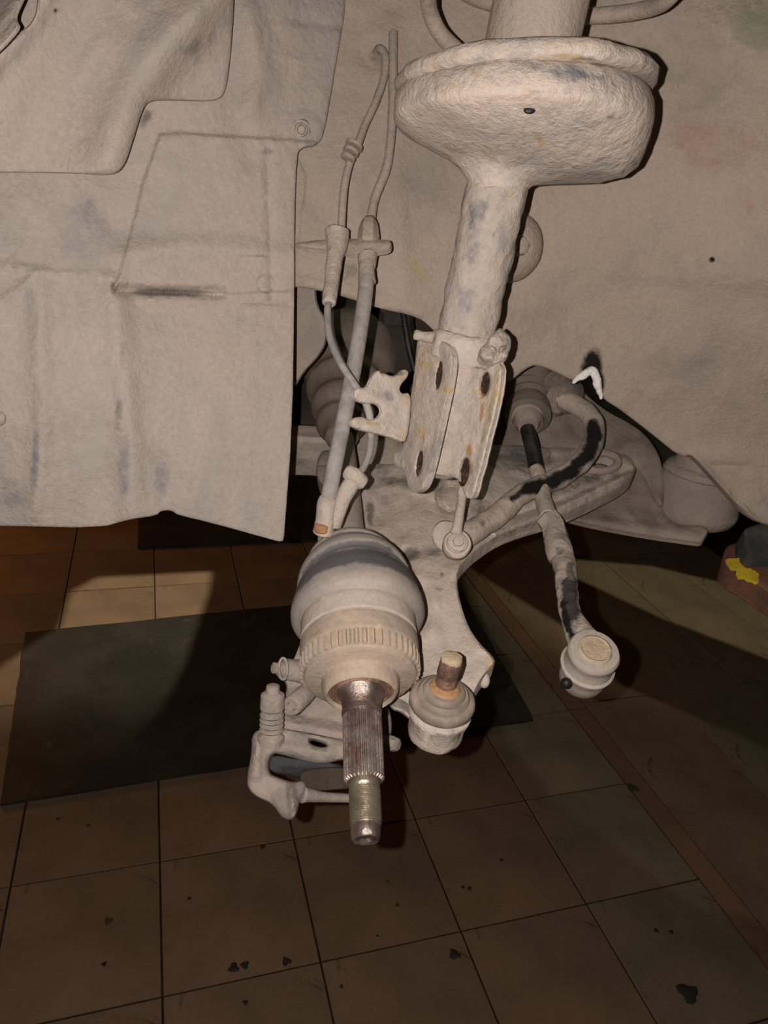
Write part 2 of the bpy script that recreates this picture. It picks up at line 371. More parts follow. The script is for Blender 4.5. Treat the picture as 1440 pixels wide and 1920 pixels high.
# ============================================================ SETTING: floor of tiles
TA = Vector((-0.31789, 0.94813, 0)); TB = Vector((0.94813, 0.31789, 0))
def T(a, b_, h=0.0): return TA * a + TB * b_ + Vector((0, 0, h))
def quadbox(pa, zt, zb, bev=0.0015):
    bm = bmesh.new(); c = sum(pa, Vector()) / 4
    top2 = [bm.verts.new(Vector((p.x, p.y, zt)) + (c - p).normalized() * bev) for p in pa]; top = [bm.verts.new(Vector((p.x, p.y, zt - bev))) for p in pa]; bot = [bm.verts.new(Vector((p.x, p.y, zb))) for p in pa]
    bm.faces.new(top2)
    for A, B in ((top2, top), (top, bot)):
        for i in range(4): bm.faces.new((A[i], A[(i + 1) % 4], B[(i + 1) % 4], B[i]))
    return bm
fl = obj('floor', quadbox([T(-1.5, -4), T(-1.5, 5), T(9, 5), T(9, -4)], -0.004, -0.05), 'grout', kind='structure')
tm = {}
bl = [-0.03 + 0.2975 * k for k in range(-7, 5)]            # column joints, tile 0.30 m
def tile(a0, b0, a1, b1, mi):
    key = (round(a1 - a0, 3), round(b1 - b0, 3), mi)
    if key not in tm:
        g = 0.0019; hw, hh = (a1 - a0) / 2 - g, (b1 - b0) / 2 - g
        bm = quadbox([T(-hw, -hh), T(-hw, hh), T(hw, hh), T(hw, -hh)], 0, -0.012)
        bmesh.ops.recalc_face_normals(bm, faces=bm.faces)
        ly = bm.verts.layers.float_color.new('stain')
        for v in bm.verts: v[ly] = (0, 0, 0, 0)
        me = bpy.data.meshes.new('tile'); bm.to_mesh(me); bm.free(); me.materials.append(TILE[mi]); tm[key] = me
    o = bpy.data.objects.new('tile', tm[key]); C.objects.link(o); o.location = T((a0 + a1) / 2, (b0 + b1) / 2, random.uniform(-.0006, .0006)); o.parent = fl
for i in range(-2, 15):
    a0 = 0.92 + 0.3017 * (i - 0)
    if a0 < 0.1: continue
    for j in range(len(bl) - 1):
        tile(a0, bl[j], a0 + 0.3017, bl[j + 1], random.choice((0, 0, 0, 1)) if bl[j] < 0.8 else 2)
for i in range(6):
    a0 = 0.62 + 0.905 * i; tile(a0, bl[-1], a0 + 0.905, bl[-1] + 0.06, 3)
    for j in range(4):
        q = bl[-1] + 0.06 + 0.2975 * j; n_ = 3 if i > 1 else 1
        for k in range(n_): tile(a0 + 0.905 / n_ * k + .02, q, a0 + 0.905 / n_ * (k + 1) + .02, q + 0.2975, 4 if j == 0 else 2)
# dark droppings of grease on the tiles
for (x, y, r_) in ((438, 1815, .010), (459, 1810, .008), (537, 1803, .009), (203, 1727, .008), (852, 1790, .011), (1185, 1477, .014), (1290, 1862, .02), (492, 1588, .006), (940, 1613, .004), (868, 1664, .004), (880, 1666, .005), (745, 1697, .004), (355, 1685, .004), (708, 1755, .003), (460, 1880, .005), (195, 1808, .005), (1230, 1745, .005), (1258, 1748, .005), (726, 1653, .003), (108, 1536, .004), (165, 1548, .004), (640, 1850, .004), (560, 1480, .005)):
    p = G(x, y); bm = bmesh.new(); rings(bm, [p + UP * .0008, p + UP * .0022, p + UP * .003], [UP] * 3, [r_, r_ * .8, r_ * .3], 12, mod=lambda i, k, a: 1 + .25 * math.sin(a * 3 + x) + .12 * math.sin(a * 5 + y))
    obj('grease_spot', bm, 'matrub', fl)

bay = empty('engine_bay_underside', W(680, 860, 1.1), 'dark brown engine bay parts seen through the gap behind the drive shaft', 'car underside')
# unseen slab added below the ceiling lamp, its openings shape the floor light pools
def under(pts, h=1.05):
    out = []
    for x, y in pts:
        g = G(x, y); t = h / CL.z; p = g * (1 - t) + CL * t; out.append((p.x, p.y))
    return out
def slab(name, outer, holes, z0, z1, m, parent):
    pts, edges = [], []
    for c in [outer] + holes:
        k = len(pts); n = len(c); pts += [Vector(q) for q in c]; edges += [(k + i, k + (i + 1) % n) for i in range(n)]
    v2, _, fc, _, _, _ = delaunay_2d_cdt(pts, edges, [], 1, 1e-6)
    Q = np.array([tuple(v) for v in v2]); bm = bmesh.new(); a_ = [bm.verts.new((x, y, z1)) for x, y in Q]; b_ = [bm.verts.new((x, y, z0)) for x, y in Q]; ec = {}
    for f in fc:
        c = Q[list(f)].mean(0)[None]
        if any(inside(c, np.array(h))[0] for h in holes): continue
        bm.faces.new([a_[i] for i in f]); bm.faces.new([b_[i] for i in reversed(f)])
        for i in range(len(f)): ec.setdefault(tuple(sorted((f[i], f[(i + 1) % len(f)]))), []).append(1)
    for (i, j), n in ec.items():
        if len(n) == 1: bm.faces.new((a_[i], a_[j], b_[j], b_[i]))
    return obj(name, bm, m, parent)
pool_left = under([(182, 1083), (398, 1072), (392, 1110), (372, 1168), (345, 1250), (300, 1340), (220, 1420), (60, 1440), (-60, 1400), (-60, 1290), (110, 1180), (135, 1108)])
pool_right = under([(1085, 1050), (1222, 1062), (1440, 1112), (1700, 1190), (1700, 1330), (1440, 1236), (1238, 1158), (1085, 1086), (1030, 1055)])
pool_low = under([(862, 1050), (905, 1082), (1056, 1174), (1160, 1284), (1440, 1404), (1700, 1520), (1700, 1800), (1300, 1700), (1040, 1500), (960, 1400), (900, 1260)])
slab('light_pool_mask', [(-2.6, 0.98), (2.8, 0.98), (2.8, 4.2), (-2.6, 4.2)], [pool_left, pool_right, pool_low], 1.05, 1.056, 'dark', bay)  # added out of view to block the lamp light outside the pools

def matting(name, corners, h, lab):
    P = [G(*c) for c in corners]; bm = bmesh.new(); n = 26
    rows = []
    for i in range(n + 1):
        row = []
        for j in range(n + 1):
            s, t = i / n, j / n; p = (P[0] * (1 - s) + P[1] * s) * (1 - t) + (P[3] * (1 - s) + P[2] * s) * t
            e = .004 * noise.noise(p * 30); q = p + Vector((e, e, 0)) if i in (0, n) or j in (0, n) else p
            row.append(bm.verts.new(Vector((q.x, q.y, h + .002 * noise.noise(p * 6)))))
        rows.append(row)
    for i in range(n):
        for j in range(n): bm.faces.new((rows[i][j], rows[i + 1][j], rows[i + 1][j + 1], rows[i][j + 1]))
    ex = bmesh.ops.extrude_face_region(bm, geom=bm.faces[:]); vs = [v for v in ex['geom'] if isinstance(v, bmesh.types.BMVert)]
    bmesh.ops.translate(bm, vec=(0, 0, -h + .0005), verts=vs)
    for v in vs: v.co.z = .0008
    o = obj(name, bm, 'matrub', label=lab, cat='mat'); return o
matting('rubber_mat', [(48, 1190), (862, 1105), (1000, 1352), (2, 1512)], .009, 'large dark rubber mat on the tiles, the nearer one below the axle stub')
matting('rubber_mat', [(262, 905), (640, 880), (640, 1012), (258, 1030)], .009, 'smaller dark mat farther back, its edge showing under the splash shield')

# ============================================================ car body: inner wing panel
ap_poly = [(400, -160), (1700, -160), (1700, 1060), (1440, 985), (1400, 972), (1372, 940), (1300, 852), (1276, 858), (1220, 812), (1160, 766), (1127, 746), (1121, 722), (1108, 706), (1096, 710), (1078, 716), (1040, 697), (1006, 683), (984, 692), (962, 712), (943, 720), (900, 722), (858, 700), (830, 640), (800, 605), (770, 590), (720, 581), (690, 571), (620, 549), (552, 537), (400, 530)]
ap_z = zplane((420, 0, .655), (700, -60, .66), (700, 300, .685), (620, 540, .70), (800, 600, .725), (1000, 680, .77), (1100, 0, .665), (1100, 400, .71), (1440, 0, .63), (1440, 450, .67), (1440, 900, .80), (1220, 800, .79))
wing = empty('inner_wing_panel', W(1000, 400, .75), 'brown dusty inner wing panel of the car body behind the strut', 'car panel')
apf = [('line', [(760, 560), (745, 400), (735, 230), (735, 40)], .003, 20), ('line', [(1440, 520), (1250, 505), (1040, 490)], .004, 30),
       ('line', [(1440, 880), (1370, 860), (1300, 862)], .006, 18), ('line', [(1300, 855), (1376, 938)], .004, 6), ('bump', (1335, 487), 6, -.003),
       ('step', [(590, 270), (560, 300), (575, 330), (550, 530), (400, 530), (400, 260)], .002, 6), ('line', [(540, 520), (640, 540), (790, 585)], .003, 10),
       ('disc', (700, 100), 30, -.003, 16), ('line', [(1060, 60), (1200, 20), (1440, 60)], .008, 70)]
obj('wing_panel', sheet(ap_poly, ap_z, .004, 9, apf, (.002, 6), amp=.0022, asc=26, ch=1), 'body', wing, stains=[(1350, 270, 130, 80, 0, RED, .55), (1425, 60, 60, 60, 0, GRN, .7), (1220, 120, 90, 45, 20, GRN, .5), (1120, 90, 60, 30, 0, RED, .5), (782, 505, 9, 46, -28, YEL, .75), (640, 505, 60, 26, 0, DRK, .45), (690, 395, 26, 22, 0, BLU, .5), (1108, 688, 20, 34, 12, BLK, 1.0), (1120, 715, 12, 28, -10, BLK, 1.0), (712, 108, 26, 26, 0, DRK, .5), (1410, 360, 50, 60, 0, RED, .5), (1335, 487, 5, 5, 0, BLK, .9), (760, 430, 10, 80, 5, BLU, .45), (630, 160, 15, 40, 20, RED, .45)])
# torn white edge and dome plug
obj('torn_edge', tube([(1074, 718, .770), (1090, 706, .768), (1108, 695, .766), (1116, 703, .766), (1121, 722, .768), (1128, 748, .772)], [.0015, .0040, .0046, .0048, .0040, .0018], 8, 12, amp=.0013, sc_=160), 'white', wing, label='torn white edge of the sheet metal')
dc = W(955, 462, .705); da = (CAMP - dc).normalized() + Vector((.35, 0, .05)); dm = empty  # dome cap beside the strut
obj('dome_cap', lathe(dc, da, [(-.012, .034), (0, .0335), (.006, .032), (.013, .026), (.018, .017), (.020, .012)], 28, amp=.001), 'body', wing, label='round domed cap with a centre nub, half behind the strut')
obj('cap_nub', lathe(dc + da.normalized() * .018, da, [(0, .011), (.006, .010), (.008, .0085), (.014, .008), (.016, .005)], 6), 'body', wing)

# left plastic splash shield
sh_poly = [(-240, -200), (652, -200), (650, 0), (628, 130), (607, 255), (592, 273), (566, 276), (556, 290), (552, 420), (552, 540), (548, 800), (533, 1000), (531, 1017), (518, 1014), (400, 981), (330, 965), (322, 957), (302, 957), (294, 967), (240, 974), (188, 990), (0, 986), (-240, 984)]
sh_z = zplane((-100, 0, .55), (-100, 980, .62), (0, 500, .565), (250, 300, .60), (250, 960, .64), (530, 1000, .675), (548, 560, .668), (600, 200, .655), (640, 0, .652), (420, 0, .60), (330, 600, .625), (180, 760, .60), (-100, 700, .565))
S1 = [(300, 252), (268, 345), (238, 465), (222, 520), (208, 545), (420, 552), (552, 545), (700, 545), (700, 275), (540, 262), (340, 250)]
shf = [('step', S1, .004, 8), ('line', [(225, 543), (300, 546), (415, 548)], -.009, 9), ('line', [(228, 480), (330, 462), (480, 470), (545, 480)], .006, 22),
       ('line', [(0, 500), (130, 515), (210, 518)], .003, 9), ('line', [(215, 545), (232, 700), (250, 960)], .007, 26), ('line', [(72, 530), (80, 760), (66, 960)], .005, 20),
       ('line', [(300, 860), (318, 960)], -.004, 16), ('line', [(500, 270), (505, 420), (510, 560)], -.003, 7), ('line', [(455, 568), (545, 570)], -.002, 4), ('line', [(0, 565), (60, 520)], .003, 9), ('line', [(470, 20), (490, 150), (470, 200)], .005, 22),
       ('disc', (565, 243), 34, .002, 10), ('disc', (498, 532), 17, .002, 4), ('line', [(545, 35), (640, 50)], -.002, 8), ('bump', (-2, 785), 14, .004), ('line', [(420, 0), (435, 190), (470, 300)], -.003, 26)]
shield = empty('splash_shield', W(300, 980, .64), 'flat dusty plastic splash shield filling the left side below the moulded liner', 'splash shield')
obj('shield_panel', sheet(sh_poly, sh_z, .003, 8, shf, (.0012, 5), amp=.0018, asc=30, ch=1), 'liner', shield, stains=[(325, 548, 100, 8, 0, DRK, .75), (232, 890, 16, 70, 4, BLU, .6), (226, 720, 10, 110, 3, DRK, .45), (305, 900, 18, 45, 0, BLU, .6), (66, 860, 9, 80, 3, BLU, .6), (170, 400, 55, 60, 0, BLU, .42), (272, 222, 12, 22, 20, DRK, .6), (470, 620, 40, 40, 0, BLU, .4), (470, 478, 60, 5, 4, DRK, .6), (500, 285, 14, 10, 0, DRK, .7), (20, 930, 30, 40, 0, BLU, .5), (385, 75, 45, 60, 30, DRK, .4), (212, 540, 8, 16, 0, DRK, .7), (560, 420, 12, 40, 0, DRK, .5), (430, 60, 12, 60, 10, GRN, .4)])
bo = W(565, 243, .648); ba = (CAMP - bo).normalized()
obj('bolt', lathe(bo, ba, [(-.004, .0085), (.001, .008), (.002, .006), (.005, .0055), (.0055, .004), (.003, .003)], 18, amp=.0008, sc_=200), 'liner', shield)
bo = W(498, 532, .657)
obj('rivet', lathe(bo, ba, [(-.003, .0075), (.0005, .007), (.0012, .003), (.002, .0015)], 16), 'liner', shield)

# upper-left moulded liner
ul_poly = [(80, -180), (438, -180), (440, 0), (432, 110), (424, 172), (408, 191), (330, 188), (282, 188), (268, 202), (250, 262), (232, 318), (205, 330), (130, 324), (-220, 322), (-220, 200), (0, 97), (30, 62), (58, 48), (72, 8)]
ul_z = zplane((430, 0, .588), (300, 180, .588), (220, 320, .578), (-100, 310, .545), (60, 20, .530), (-100, 200, .52), (200, 100, .555), (350, 60, .572))
ulf = [('line', [(480, -90), (330, 60), (255, 170), (205, 290)], .016, 46), ('line', [(230, -60), (110, 160), (60, 320)], -.006, 60), ('line', [(-20, 130), (60, 40), (100, -40)], .006, 22), ('line', [(175, 90), (150, 140)], .002, 12)]
liner = obj('wheel_arch_liner', sheet(ul_poly, ul_z, .0025, 8, ulf, (.0025, 7), amp=.002, asc=30, ch=2), 'liner', stains=[(375, 95, 60, 34, -50, DRK, .5), (105, 18, 6, 5, 0, BLK, .8), (300, 190, 40, 6, 0, DRK, .4), (120, 60, 90, 60, 0, GRN, .35)], label='moulded wheel arch liner with a diagonal ridge in the upper left corner', cat='wheel arch liner')
# fender lip in the corner
fl_b = sheet([(-120, -120), (96, -120), (44, -10), (24, 34), (38, 44), (18, 70), (-20, 108), (-120, 170)], zplane((0, 0, .50), (60, -60, .50), (-60, 100, .49)), .002, 8, [('line', [(60, -60), (20, 20), (-40, 80)], .003, 10)], (.003, 9), ch=1)
obj('fender_lip', fl_b, 'liner', label='pale fender lip beyond the dark slit in the top left corner', cat='fender')
obj('slit_dark_sheet', sheet([(-140, -140), (200, -140), (120, 60), (30, 160), (-140, 260)], zplane((0, 0, .60), (60, -60, .60), (-60, 100, .59)), .002, 14), 'black', shield)  # black sheet added behind the slit to keep the gap dark

# ============================================================ dark inner bay seen through the gap
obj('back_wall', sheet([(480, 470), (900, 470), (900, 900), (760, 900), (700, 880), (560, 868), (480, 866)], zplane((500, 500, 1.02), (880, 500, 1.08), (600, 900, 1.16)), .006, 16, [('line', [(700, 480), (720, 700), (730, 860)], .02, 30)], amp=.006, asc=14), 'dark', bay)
obj('flange_plate', sheet([(546, 520), (590, 520), (592, 572), (612, 600), (612, 640), (598, 668), (566, 700), (546, 740)], zplane((550, 530, .77), (600, 560, .77), (560, 740, .80)), .004, 7, (), (.003, 6)), 'body', bay)
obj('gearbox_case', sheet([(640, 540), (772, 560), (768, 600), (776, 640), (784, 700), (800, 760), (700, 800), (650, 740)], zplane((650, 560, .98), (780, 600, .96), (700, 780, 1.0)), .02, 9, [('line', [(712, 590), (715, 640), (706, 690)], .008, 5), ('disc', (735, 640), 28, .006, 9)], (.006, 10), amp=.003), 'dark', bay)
obj('rib', tube([(752, 560, .93), (764, 640, .93), (778, 700, .94)], .004, 4, 8), 'black', bay)
obj('crossmember', sheet([(480, 795), (640, 800), (760, 820), (800, 900), (700, 900), (640, 864), (480, 861)], zplane((500, 800, .96), (640, 800, .97), (560, 862, .93)), .03, 9, [('line', [(480, 815), (640, 822)], .006, 6)], (.004, 8), amp=.002), 'arm', bay)
obj('mount_block', sheet([(600, 846), (622, 842), (634, 862), (632, 915), (602, 912), (590, 885)], zplane((600, 850, .84), (630, 850, .84), (610, 910, .82)), .03, 6, [('line', [(590, 872), (632, 872)], -.003, 3)], (.004, 7)), 'armdark', bay)

# ============================================================ subframe (right)
sub = empty('subframe', W(1200, 1000, .95), 'brown dusty subframe behind the tie rod, curving away to the right', 'subframe')
obj('frame_plate', sheet([(880, 842), (915, 760), (940, 715), (975, 690), (1006, 680), (1045, 694), (1082, 724), (1130, 768), (1190, 798), (1222, 828), (1242, 868), (1245, 930), (1240, 960), (1210, 900), (1190, 862), (1130, 852), (1060, 842), (960, 838)],
    zplane((900, 840, .90), (1006, 690, .99), (1240, 870, .93), (1060, 840, .92), (1150, 780, .97)), .004, 8, [('line', [(1105, 745), (1160, 830), (1230, 870)], .004, 30), ('line', [(1060, 740), (1090, 800)], -.004, 30)], (.003, 7), amp=.002), 'frame', sub)
obj('lower_flange', sheet([(1000, 935), (1100, 950), (1190, 870), (1240, 862), (1246, 960), (1262, 985), (1322, 984), (1330, 998), (1322, 1006), (1316, 1019), (1304, 1018), (1200, 1003), (1100, 984), (1040, 968)],
    zplane((1020, 960, .93), (1200, 880, .97), (1240, 990, .90), (1380, 980, .88), (1310, 1015, .87)), .006, 8, [('line', [(1060, 968), (1200, 988), (1300, 1002)], .005, 8), ('line', [(1240, 860), (1243, 920), (1240, 970)], .006, 5)], (.004, 7), amp=.002), 'frame', sub)
mc = W(1316, 893, .925)
cup = lathe(mc, UP * 1 + FWD * -.0, [(-.058, .044), (-.055, .049), (-.048, .0535), (-.040, .055), (-.03, .051), (-.008, .051), (.000, .049), (.004, .045), (.006, .047), (.012, .044), (.015, .037), (.024, .034), (.045, .030)], 36, amp=.0025, sc_=40)
obj('bushing_cup', cup, 'frame', sub)
obj('body_rail', sheet([(1278, 850), (1330, 846), (1400, 862), (1560, 880), (1560, 1010), (1440, 985), (1402, 972), (1372, 938), (1300, 856)], zplane((1280, 850, .80), (1500, 870, .78), (1400, 970, .80)), .02, 8, [('line', [(1298, 852), (1376, 938), (1410, 968)], .005, 6)], (.004, 8), amp=.003, ch=1), 'body', wing)

# lift arm pad
lift = empty('lift_arm_pad', W(1440, 1100, .95), 'rusty red lift arm end with flaked yellow paint at the right edge', 'car lift')
lc = W(1452, 1062, .92); RD = (RX * 0 + Vector((.93, -.36, 0))).normalized(); DD = Vector((.36, .93, 0)); 
obj('arm_plate', sheet([(1358, 1030), (1366, 1022), (1400, 1014), (1560, 1020), (1560, 1190), (1440, 1113), (1400, 1085), (1352, 1058)], zplane((1360, 1040, .90), (1540, 1030, .90), (1440, 1110, .84)), .03, 7, [('line', [(1358, 1048), (1440, 1098), (1500, 1140)], .004, 8)], (.004, 7), amp=.001), 'padrust', lift)
obj('paint_patch', sheet([(1364, 1050), (1375, 1047), (1392, 1056), (1404, 1068), (1420, 1072), (1426, 1090), (1412, 1092), (1398, 1086), (1388, 1084), (1380, 1070), (1368, 1064)], zplane((1360, 1040, .885), (1540, 1030, .885), (1440, 1110, .825)), .002, 4, (), (.0005, 3), wob=7, ch=1), 'yellow', lift, label='flaked yellow paint')
obj('rubber_block', sheet([(1396, 978), (1560, 975), (1560, 1060), (1440, 1050), (1392, 1036)], zplane((1400, 980, .90), (1540, 990, .90), (1440, 1050, .86)), .05, 7, [('line', [(1396, 990), (1500, 1000)], .004, 9)], (.004, 7), amp=.002, ch=1), 'green', lift)

# ============================================================ lower control arm
arm = empty('control_arm', W(830, 1380, .56), 'wide dusty lower control arm running back under the axle to the subframe', 'control arm')
ar_poly = [(660, 868), (760, 872), (900, 858), (1000, 838), (1100, 840), (1165, 848), (1190, 862), (1192, 900), (1110, 942), (1040, 972), (980, 988), (935, 1005), (900, 1028), (868, 1056), (856, 1082), (860, 1120), (876, 1172), (898, 1206), (920, 1226), (932, 1243), (912, 1262), (896, 1285), (880, 1330), (790, 1345), (752, 1312), (736, 1312), (700, 1240), (675, 1100), (672, 1000), (676, 940)]
ar_z = zplane((830, 1320, .575), (700, 1280, .60), (930, 1243, .60), (800, 1150, .645), (860, 1080, .675), (680, 1000, .74), (790, 950, .75), (690, 880, .81), (940, 1000, .75), (1000, 900, .82), (1190, 870, .91), (1190, 900, .89), (1100, 845, .91))
arf = [('step', [(705, 930), (730, 912), (800, 925), (850, 965), (850, 1010), (830, 1030), (770, 1046), (725, 1060), (700, 1080), (692, 1000)], -.006, 14),
       ('disc', (845, 935), 27, -.010, 8), ('disc', (845, 935), 20, .006, 8), ('line', [(862, 1060), (868, 1120), (900, 1200), (930, 1240)], .005, 10), ('line', [(770, 1080), (805, 1090), (820, 1130), (810, 1180)], .004, 12),
       ('line', [(930, 1000), (1040, 955), (1190, 884)], .007, 7), ('line', [(960, 968), (1060, 935), (1180, 880)], -.006, 5), ('line', [(700, 1010), (760, 1020), (840, 1070)], .004, 18), ('line', [(830, 1150), (840, 1200), (870, 1250)], -.004, 14)]
obj('arm_plate', sheet(ar_poly, ar_z, .016, 7, arf, (.007, 11), amp=.0035, asc=38, holes=[ell(1125, 866, 30, 13, 2)], ch=2), 'arm', arm, stains=[(780, 905, 70, 22, 0, DRK, .7), (710, 880, 30, 30, 0, BLU, .6), (695, 955, 10, 50, 0, DRK, .65), (768, 1040, 26, 14, -20, DRK, .85), (810, 1035, 26, 10, 0, BLU, .6), (922, 1250, 12, 18, 30, YEL, .8), (960, 865, 90, 22, 0, DRK, .75), (1080, 905, 80, 14, -20, DRK, .6), (1130, 850, 60, 16, 0, DRK, .5), (890, 950, 40, 30, 0, DRK, .6), (828, 1080, 5, 5, 0, DRK, .8), (822, 1105, 10, 7, 0, DRK, .6), (790, 1165, 12, 8, 0, YEL, .6), (985, 935, 34, 6, -22, RST, .6), (760, 1325, 20, 22, 0, BLU, .6), (780, 960, 60, 30, 0, DRK, .35), (960, 1000, 60, 8, -25, BLU, .6)])
obj('bushing_ring', tube([tuple(W(1125 + 34 * math.cos(t), 866 + 17 * math.sin(t), .895 + .012 * -math.sin(t))) for t in [2 * math.pi * k / 16 for k in range(17)]] if 0 else [(1125 + 34 * math.cos(t), 866 + 17 * math.sin(t), .885 - .01 * math.sin(t)) for t in [2 * math.pi * k / 16 for k in range(17)]], .0048, 3, 8), 'frame', arm)
obj('bushing', lathe(W(1125, 880, .915), UP, [(-.02, .017), (.0, .017), (.003, .014), (.003, .008), (-.01, .007)], 24), 'armdark', arm)
obj('upper_flange', sheet([(905, 832), (1010, 836), (1035, 842), (1030, 862), (960, 868), (912, 872)], zplane((905, 835, .87), (1030, 840, .87), (960, 870, .85)), .01, 7, (), (.003, 6)), 'armdark', arm)
obj('side_nub', ball(W(908, 1275, .60), .0052, scale=(.9, 1.3, .9)), 'arm', arm)
# ball joint at the arm's outer end
bj = empty  # sub-parts are children of the housing
BJ = W(828, 1318, .545); bax = (W(838, 1250, .535) - BJ).normalized(); bax = (UP * .93 + (CAMP - BJ).normalized() * .12 + RX * 0 + Vector((.06, 0, 0))).normalized()
hs = obj('ball_joint_housing', lathe(BJ, bax, [(-.034, .012), (-.0335, .0185), (-.031, .0205), (-.027, .021), (-.012, .0215), (-.010, .0235), (-.007, .0235), (-.004, .021)], 40, amp=.0009, sc_=120), 'arm', arm)
obj('ball_joint_boot', lathe(BJ, bax, [(-.005, .020), (-.003, .0225), (-.001, .0242), (.003, .0246), (.006, .0238), (.0075, .0218), (.0075, .0200), (.0095, .0192), (.011, .0178), (.0110, .0160), (.0135, .0152), (.0148, .0136), (.0150, .0118), (.017, .0108), (.0175, .009)], 48, amp=.0004), 'bootrub', hs, label='grey brown rubber boot of the ball joint', stain_fn=lambda c: (.38, .20, .09, max(0, 1.15 - abs((c - (BJ + bax * (c - BJ).dot(bax))).length - .009) / .006) * .75))
obj('rust_ring', lathe(BJ, bax, [(.014, .0105), (.0165, .0108), (.0185, .0098), (.0195, .008)], 28, amp=.0004), 'rust', hs)
obj('ball_stud', lathe(BJ, bax, [(.015, .0083), (.020, .0082), (.024, .0078), (.026, .0072), (.0275, .0072), (.029, .0083), (.040, .0086), (.0425, .0080), (.0435, .0065)], 32, amp=.0003, mod=lambda i, k, a: .93 if (i > 5 and abs(a - 2) < .7) else 1), 'steelrust', hs, label='shiny tapered stud with rusty top')
obj('stud_top', lathe(BJ, bax, [(.0415, .0080), (.0437, .0076), (.0446, .0060), (.0450, .003)], 24, amp=.0006, sc_=300), 'claytop', hs)

# ============================================================ stabilizer bar
bar = empty('stabilizer_bar', W(1000, 915, .78), 'curved black stabilizer bar with flaking dust, looping in front of the subframe', 'stabilizer bar')
obj('bar', tube([(1036, 742, .905), (1058, 750, .895), (1085, 762, .88), (1108, 784, .865), (1115, 815, .85), (1098, 856, .83), (1054, 893, .81), (1004, 914, .79), (968, 934, .765), (938, 962, .745), (905, 985, .725), (872, 1006, .70), (850, 1014, .69)],
    [.0105, .011, .0115, .0115, .0115, .0115, .0115, .0112, .011, .012, .012, .011, .008], 10, 22, amp=.0012, sc_=70), 'arm', bar, stains=stroke([(1113, 800), (1114, 822), (1100, 856), (1072, 884), (1030, 906), (990, 916)], 14, BLK, 1.0) + stroke([(985, 918), (962, 934)], 8, BLK, .8) + [(1088, 880, 10, 6, -40, DRK, .9), (930, 985, 14, 8, -40, DRK, .7), (880, 992, 10, 6, 0, DRK, .5), (912, 975, 20, 8, -45, DRK, .6)])
obj('bushing', lathe(W(1062, 742, .905), (W(1030, 735, .925) - W(1085, 760, .885)).normalized(), [(-.012, .014), (-.008, .021), (.004, .0225), (.008, .030), (.018, .030), (.022, .025)], 28), 'armdark', bar)
obj('bushing_band', lathe(W(1048, 748, .895), (W(1030, 740, .925) - W(1085, 760, .885)).normalized(), [(-.002, .0125), (-.002, .0175), (.004, .018), (.004, .0125)], 28), 'frame', bar)
link = empty('drop_link', W(857, 1018, .67), 'short stabilizer drop link with a round bolted eye on the control arm', 'drop link')
le = W(857, 1020, .665); la = ((CAMP - le).normalized() + Vector((.1, 0, .35))).normalized()
obj('link_eye', lathe(le, la, [(-.016, .010), (-.012, .0125), (-.004, .0132), (.001, .0132), (.003, .0118), (.003, .010), (.005, .0092)], 28, amp=.0008), 'arm', link)
obj('nut', lathe(le + la * .004, la, [(0, .0088), (.003, .0086), (.004, .0070), (.0042, .0052), (.007, .0046), (.0075, .002)], 18, mod=lambda i, k, a: .93 if k % 3 == 1 else 1, amp=.0006, sc_=200), 'arm', link)
obj('washer', lathe(W(838, 1003, .685), la, [(-.006, .014), (-.001, .0145), (.001, .013), (.002, .006)], 28, amp=.0008), 'arm', link)
obj('link_rod', tube([(855, 1000, .665), (858, 985, .664), (864, 950, .655), (868, 915, .645), (870, 880, .64)], [.006, .0048, .0042, .0042, .004], 4, 10, amp=.0005), 'arm', link)

# ============================================================ tie rod
tie = empty('tie_rod', W(1100, 1290, .58), 'long tie rod hanging at the right, ending in a round ball joint', 'tie rod')
ta = (W(996, 800, .86) - W(975, 690, .94)).normalized()
prof = []
for k in range(9): prof += [(k * .0115, .0245 - k * .0004), (k * .0115 + .005, .0295 - k * .0008)]
prof += [(.106, .024), (.112, .023), (.114, .0165), (.120, .015)]
obj('steering_boot', lathe(W(985, 668, .98), (W(990, 785, .88) - W(985, 668, .98)), [(s * 1.22, q * 1.18) for s, q in prof], 32), 'bellows', tie, label='dark ribbed rubber steering boot')
obj('boot_clamp', lathe(W(989, 783, .875), (W(990, 785, .88) - W(985, 668, .98)), [(-.012, .0165), (-.010, .0195), (0, .0195), (.002, .017), (.010, .0155), (.016, .0115)], 20, amp=.0012), 'rust' if 0 else 'frame', tie)
obj('inner_rod', tube([(989, 805, .86), (1000, 850, .83), (1007, 885, .81)], [.0085, .0085, .0085], 3, 16), 'black', tie, label='bare black stretch of rod')
obj('rod', tube([(1006, 880, .812), (1016, 925, .785), (1028, 968, .755)], [.0088, .009, .009], 4, 16, amp=.0008), 'mud', tie)
obj('jam_nut', tube([(1026, 972, .755), (1040, 992, .745), (1046, 1030, .72)], [.0125, .0128, .0128], 3, 6, amp=.0006), 'mud', tie)
obj('rod_end', tube([(1042, 1010, .73), (1050, 1036, .712), (1056, 1050, .705), (1062, 1085, .675), (1064, 1115, .655), (1068, 1145, .635), (1080, 1176, .615), (1096, 1205, .60)],
    [.0115, .0130, .0112, .0100, .0096, .0096, .0105, .014], 10, 22, amp=.0010, sc_=90), 'mud', tie, stains=stroke([(1068, 1060), (1070, 1090)], 8, DRK, 1.0) + stroke([(1068, 1095), (1070, 1130), (1072, 1150)], 15, (.06, .052, .048), 1.1) + stroke([(1058, 1130), (1060, 1155), (1066, 1178), (1078, 1200)], 7, BLK, 1.1) + [(1048, 1032, 14, 8, 0, DRK, .8), (1082, 1172, 8, 10, 0, DRK, .6)])
